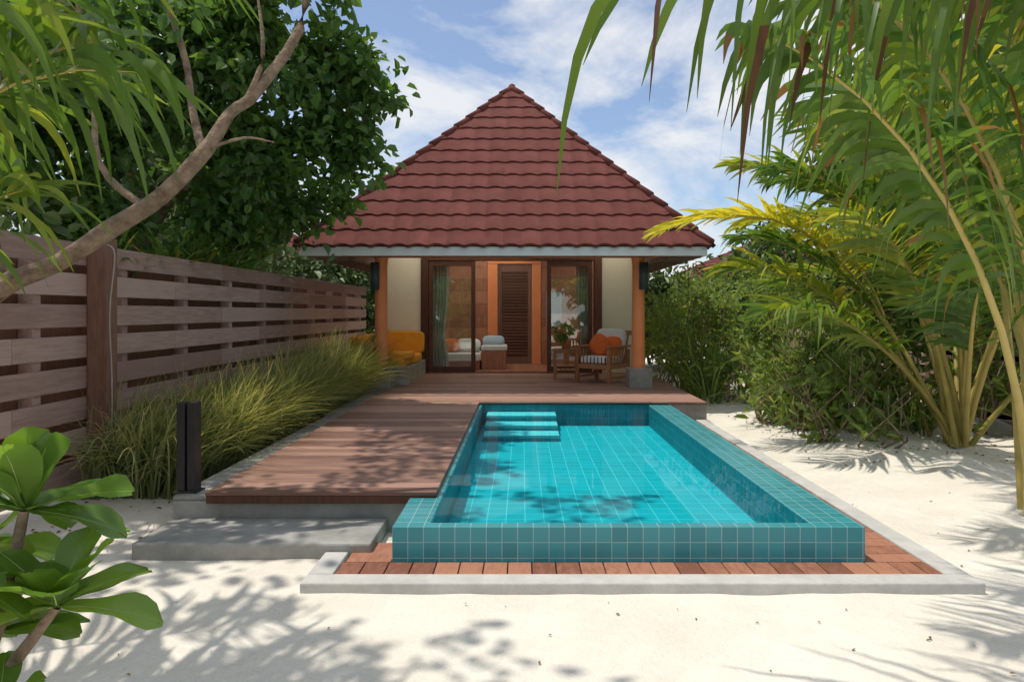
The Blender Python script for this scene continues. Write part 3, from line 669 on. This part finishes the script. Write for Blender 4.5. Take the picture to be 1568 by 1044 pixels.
P.frond((3.0,2.6,3.6),(2.0,2.8,3.75),(.55,3.0,3.18),n=17,L0=1.05,w=.062,droop=1.15,start=.1,tone=(.2,.5),r0=.018,tipdry=.25,shape=(.3,.45),jit=.22)
P.frond((3.0,2.7,3.6),(2.2,3.2,3.6),(1.25,3.4,3.10),n=17,L0=.95,w=.060,droop=1.1,start=.1,tone=(.2,.6),r0=.016,tipdry=.3,shape=(.3,.5),jit=.22)
P.T.add([(3.0,2.6,3.6),(3.5,2.5,2.6),(3.8,2.5,0)],[.02,.03,.04],7)
P.make('coconut_palm',M['palmD'],M['ribbrown'])
P=Palm()
P.frond((4.95,8.3,.1),(3.95,8.3,3.55),(1.60,8.2,2.55),n=60,L0=.78,w=.052,droop=.35,start=.36,tone=(.4,.6),r0=.024,ang=.8)
P.frond((5.1,8.9,.1),(4.7,9.2,3.4),(2.9,9.2,2.75),n=46,L0=.8,w=.05,droop=.45,start=.4,tone=(.1,.3),r0=.024)
P.frond((5.2,8.1,.1),(5.3,8.0,3.6),(4.2,7.4,5.0),n=46,L0=.9,w=.052,droop=.4,start=.35,tone=(.1,.3),r0=.024)
P.make('young_palm',M['palmY'])
P=Palm()
P.frond((-3.0,2.7,.2),(-2.5,2.6,3.4),(-1.40,2.5,3.05),n=26,L0=1.2,w=.070,droop=.65,start=.35,tone=(.35,.5),r0=.024,K=7)
P.frond((-3.1,2.9,.2),(-2.8,3.0,2.7),(-1.85,3.0,2.8),n=24,L0=1.1,w=.066,droop=.65,start=.35,tone=(.35,.5),r0=.022,K=7)
P.frond((-3.1,2.6,.2),(-2.9,2.7,1.9),(-2.05,2.8,2.1),n=24,L0=1.0,w=.058,droop=.65,start=.4,tone=(.4,.6),r0=.02,K=7)
P.frond((-3.2,3.0,.2),(-3.3,3.3,2.6),(-2.3,3.7,3.4),n=28,L0=1.1,w=.066,droop=.65,start=.35,tone=(.2,.4),r0=.022,K=7)
P.frond((-3.1,2.4,.2),(-2.6,2.2,2.6),(-1.70,2.2,2.70),n=24,L0=1.0,w=.056,droop=.7,start=.4,tone=(.4,.55),r0=.02,K=7)
P.frond((-3.1,2.5,.2),(-2.7,2.6,2.7),(-1.62,2.9,2.62),n=22,L0=1.0,w=.060,droop=.75,start=.4,tone=(.3,.5),r0=.02,K=7)
P.make('coconut_palm',M['palm'])
# --- shrubs at right
sh=[((3.25,12.8,.8),(.5,.7,.6)),((3.0,13.8,1.1),(.5,.7,.7)),((3.7,13.2,1.5),(.6,.7,.6)),((3.6,11.6,.6),(.45,.5,.5)),((4.2,11.8,1.2),(.55,.6,.6)),((4.8,12.4,1.6),(.7,.7,.7)),((3.2,15.2,1.3),(.6,.8,.9)),((4.0,15.4,1.8),(.8,.8,.8)),((3.4,13.0,1.9),(.3,.4,.3)),((4.3,12.5,2.1),(.35,.4,.3))]
cloud('garden_shrub',sh,44,.12,M['leafB'],None,.20,.45,.10,loose=.9,upbias=.3)
sh2=[((3.85,10.2,.65),(.45,.5,.5)),((4.3,9.6,1.0),(.45,.45,.5)),((3.75,9.0,.5),(.36,.4,.38)),((4.1,8.5,.7),(.36,.4,.4)),((4.9,9.5,1.2),(.5,.5,.7)),((4.5,8.9,.6),(.45,.4,.45)),((5.7,8.6,.8),(.5,.4,.6)),((5.4,10,1.4),(.6,.6,.8)),((6.2,8.0,.6),(.45,.45,.45)),((3.5,9.6,.35),(.3,.3,.25)),((4.0,7.9,.3),(.25,.25,.22)),((3.6,8.3,.3),(.2,.2,.2)),((4.5,10.4,1.7),(.35,.35,.3))]
cloud('garden_shrub',sh2,42,.17,M['leafB'],None,.22,.38,.12,loose=.9,upbias=.35)
t=Tubes()
for c,r in sh2+sh:
    for k in range(6): t.add([(c[0]+random.uniform(-.2,.2),c[1]+random.uniform(-.2,.2),0),(c[0]+random.uniform(-.3,.3),c[1]+random.uniform(-.5,.2),c[2]*.6),(c[0]+random.uniform(-.5,.5),c[1]+random.uniform(-.6,.3),c[2]+.45)],[.016,.011,.004],6)
t.make('shrub_stems',M['bark'])
tall=[((4.4+random.uniform(-.9,1.6),9.2+random.uniform(-.8,1.5),.02),random.uniform(1.2,1.9)) for _ in range(10)]+[((3.6+random.uniform(-.5,1.2),12.4+random.uniform(-1,1.2),.02),random.uniform(1.6,2.4)) for _ in range(8)]
strap('tall_grass_clump',tall,M['leafB'],None,34,1.0,.016)
cloud('leaves',[((cx,cy,1.22),(.18,.18,.16))],60,.13,M['leafB'],pp,.06,.5)
cloud('flowers',[((cx-.05,cy-.1,1.2),(.12,.08,.08))],25,.05,M['ofab'],pp,.05,.8)
# --- foreground broad-leaf shrub
fs=empty('broadleaf_shrub'); ribs=Tubes()
def bigleaf(V,F,R,p,az,el,L_,W_,r):
    h=Vector((math.cos(az),math.sin(az),0)); d=h*math.cos(el)+Vector((0,0,math.sin(el))); s=d.cross(Vector((0,0,1))).normalized(); n_=s.cross(d).normalized()
    K=9; o=len(V); p=Vector(p); sag=random.uniform(.12,.38); tw=random.uniform(-.3,.3); mid=[]
    for k in range(K+1):
        q=k/K; w=W_*.5*(.10+ .95*math.sin(min(1,q**1.25)*math.pi*.86)**.8 if q>0 else .08)
        if k==K: w=W_*.08
        c=p+d*L_*q-n_*L_*sag*q*q
        mid.append(c+n_*.0008)
        for j,(sg,lf) in enumerate(((-1,.28),(-.5,.08),(0,0),(.5,.08),(1,.28))):
            wob=.07*math.sin(q*9+j*2+az*5)*W_*abs(sg)
            V.append(tuple(c+s*w*sg+n_*(w*lf+wob+tw*w*sg*q)))
    ribs.add([tuple(m) for m in mid],[.0026*(1-.8*k/K) for k in range(K+1)],5,1)
    for k in range(K):
        for j in range(4): a=o+k*5+j; F.append((a,a+1,a+6,a+5)); R.append(r)
V=[];F=[];R=[]
ros=[((-1.46,2.0,1.02),.30,12),((-1.33,1.95,.76),.27,13),((-1.62,2.1,.62),.24,9),((-1.42,1.85,.52),.20,10),((-1.75,2.2,.85),.27,9),((-1.55,1.9,.85),.25,9)]
for c,L_,k in ros:
    for i in range(k):
        az=i*2.4+random.uniform(-.3,.3); el=random.uniform(.15,1.25) if i%3 else random.uniform(-.3,.3)
        bigleaf(V,F,R,c,az,el,L_*random.uniform(.7,1.1),L_*random.uniform(.38,.48),random.random())
mesh_np('leaves',V,F,R,M['leafC'],fs,True); ribs.make('midribs',M['midrib'],fs)
t=Tubes(); t.add([(-1.8,2.1,-.1),(-1.7,2.05,.35),(-1.53,2.0,.7),(-1.46,2.0,1.02)],[.03,.026,.02,.014]); t.add([(-1.7,2.05,.35),(-1.5,1.97,.55),(-1.33,1.95,.76)],[.026,.02,.012]); t.add([(-1.7,2.05,.35),(-1.66,2.1,.62)],[.02,.012]); t.add([(-1.8,2.1,.1),(-1.42,1.85,.52)],[.02,.012]); t.add([(-1.7,2.05,.35),(-1.75,2.2,.85)],[.02,.012]); t.add([(-1.7,2.05,.35),(-1.55,1.9,.85)],[.02,.012]); t.make('stems',M['bark'],fs)
# --- debris on sand
n=420; px=rng.uniform(-3.3,6,n); py=rng.uniform(2.6,10,n); keep=~((px>-2.7)&(px<2.7)&(py>3.8)); px,py=px[keep],py[keep]
qx=np.concatenate([rng.uniform(-3.6,-2.6,120),rng.uniform(3.1,5.6,260)]); qy=np.concatenate([rng.uniform(4.6,8,120),rng.uniform(7,10.5,260)])
px=np.concatenate([px,qx]);py=np.concatenate([py,qy]); n=len(px)
Pz=np.array([gz(a,c)+.008 for a,c in zip(px,py)]); P_=np.stack([px,py,Pz],1); d=rng.normal(size=(n,3))*np.array([1,1,.15]); Nn=norm(rng.normal(size=(n,3))*.2+np.array([0,0,1.]))
Ln=rng.uniform(.008,.03,n)*np.where(np.arange(n)>n-380,1.9,1.0); V,F=leaves(P_,d,Nn,Ln,Ln*.5); mesh_np('fallen_leaves',V,F,np.repeat(rng.random(n),2),M['debris'])
# ------------------------------------------------------------ light, sky, camera
sv=Vector((-.31,.04,.94)).normalized(); el=math.asin(sv.z); az=math.atan2(sv.x,sv.y)
sun=bpy.data.lights.new('sun','SUN'); sun.energy=3.15; sun.angle=math.radians(.8); sun.color=(1,.94,.84)
so=bpy.data.objects.new('sun',sun); link(so); so.rotation_euler=sv.to_track_quat('Z','Y').to_euler(); so.location=(0,0,20)
W=bpy.data.worlds.new('World'); S.world=W; W.use_nodes=True; nt=W.node_tree; bgn=nt.nodes['Background']
sk=N(nt,'ShaderNodeTexSky',sky_type='NISHITA'); sk.sun_disc=False; sk.sun_elevation=el; sk.sun_rotation=az; sk.air_density=1.0; sk.dust_density=.5; sk.ozone_density=1.6
tint=N(nt,'ShaderNodeMixRGB',blend_type='MULTIPLY'); tint.inputs[0].default_value=1; tint.inputs[2].default_value=(.76,.87,.97,1); nt.links.new(sk.outputs[0],tint.inputs[1])
tc=N(nt,'ShaderNodeTexCoord'); mp=N(nt,'ShaderNodeMapping'); mp.inputs['Scale'].default_value=(1.5,1.5,3.0); mp.inputs['Rotation'].default_value=(0,.5,.2); mp.inputs['Location'].default_value=(.55,.1,.05)
nz=N(nt,'ShaderNodeTexNoise'); nz.inputs['Scale'].default_value=2.4; nz.inputs['Detail'].default_value=6; nz.inputs['Roughness'].default_value=.58; nz.inputs['Distortion'].default_value=.3
nt.links.new(tc.outputs['Generated'],mp.inputs[0]); nt.links.new(mp.outputs[0],nz.inputs['Vector'])
r=ramp(nt,[(.41,(.14,.14,.14)),(.58,(.95,.95,.95))]); nt.links.new(nz.outputs['Fac'],r.inputs[0])
mx=N(nt,'ShaderNodeMixRGB'); mx.inputs[2].default_value=(5.8,5.9,6.1,1); nt.links.new(r.outputs[0],mx.inputs[0]); nt.links.new(tint.outputs[0],mx.inputs[1]); nt.links.new(mx.outputs[0],bgn.inputs[0])
bgn.inputs[1].default_value=.15
cam=bpy.data.cameras.new('camera'); co=bpy.data.objects.new('camera',cam); link(co); co.location=(0,0,1.6); co.rotation_euler=(math.pi/2,0,0)
cam.lens=24; cam.sensor_width=36; cam.shift_x=-.0102; cam.shift_y=-.028; cam.clip_end=3000; cam.clip_start=.05
S.camera=co
S.view_settings.view_transform='Standard'; S.view_settings.look='None'; S.view_settings.exposure=0
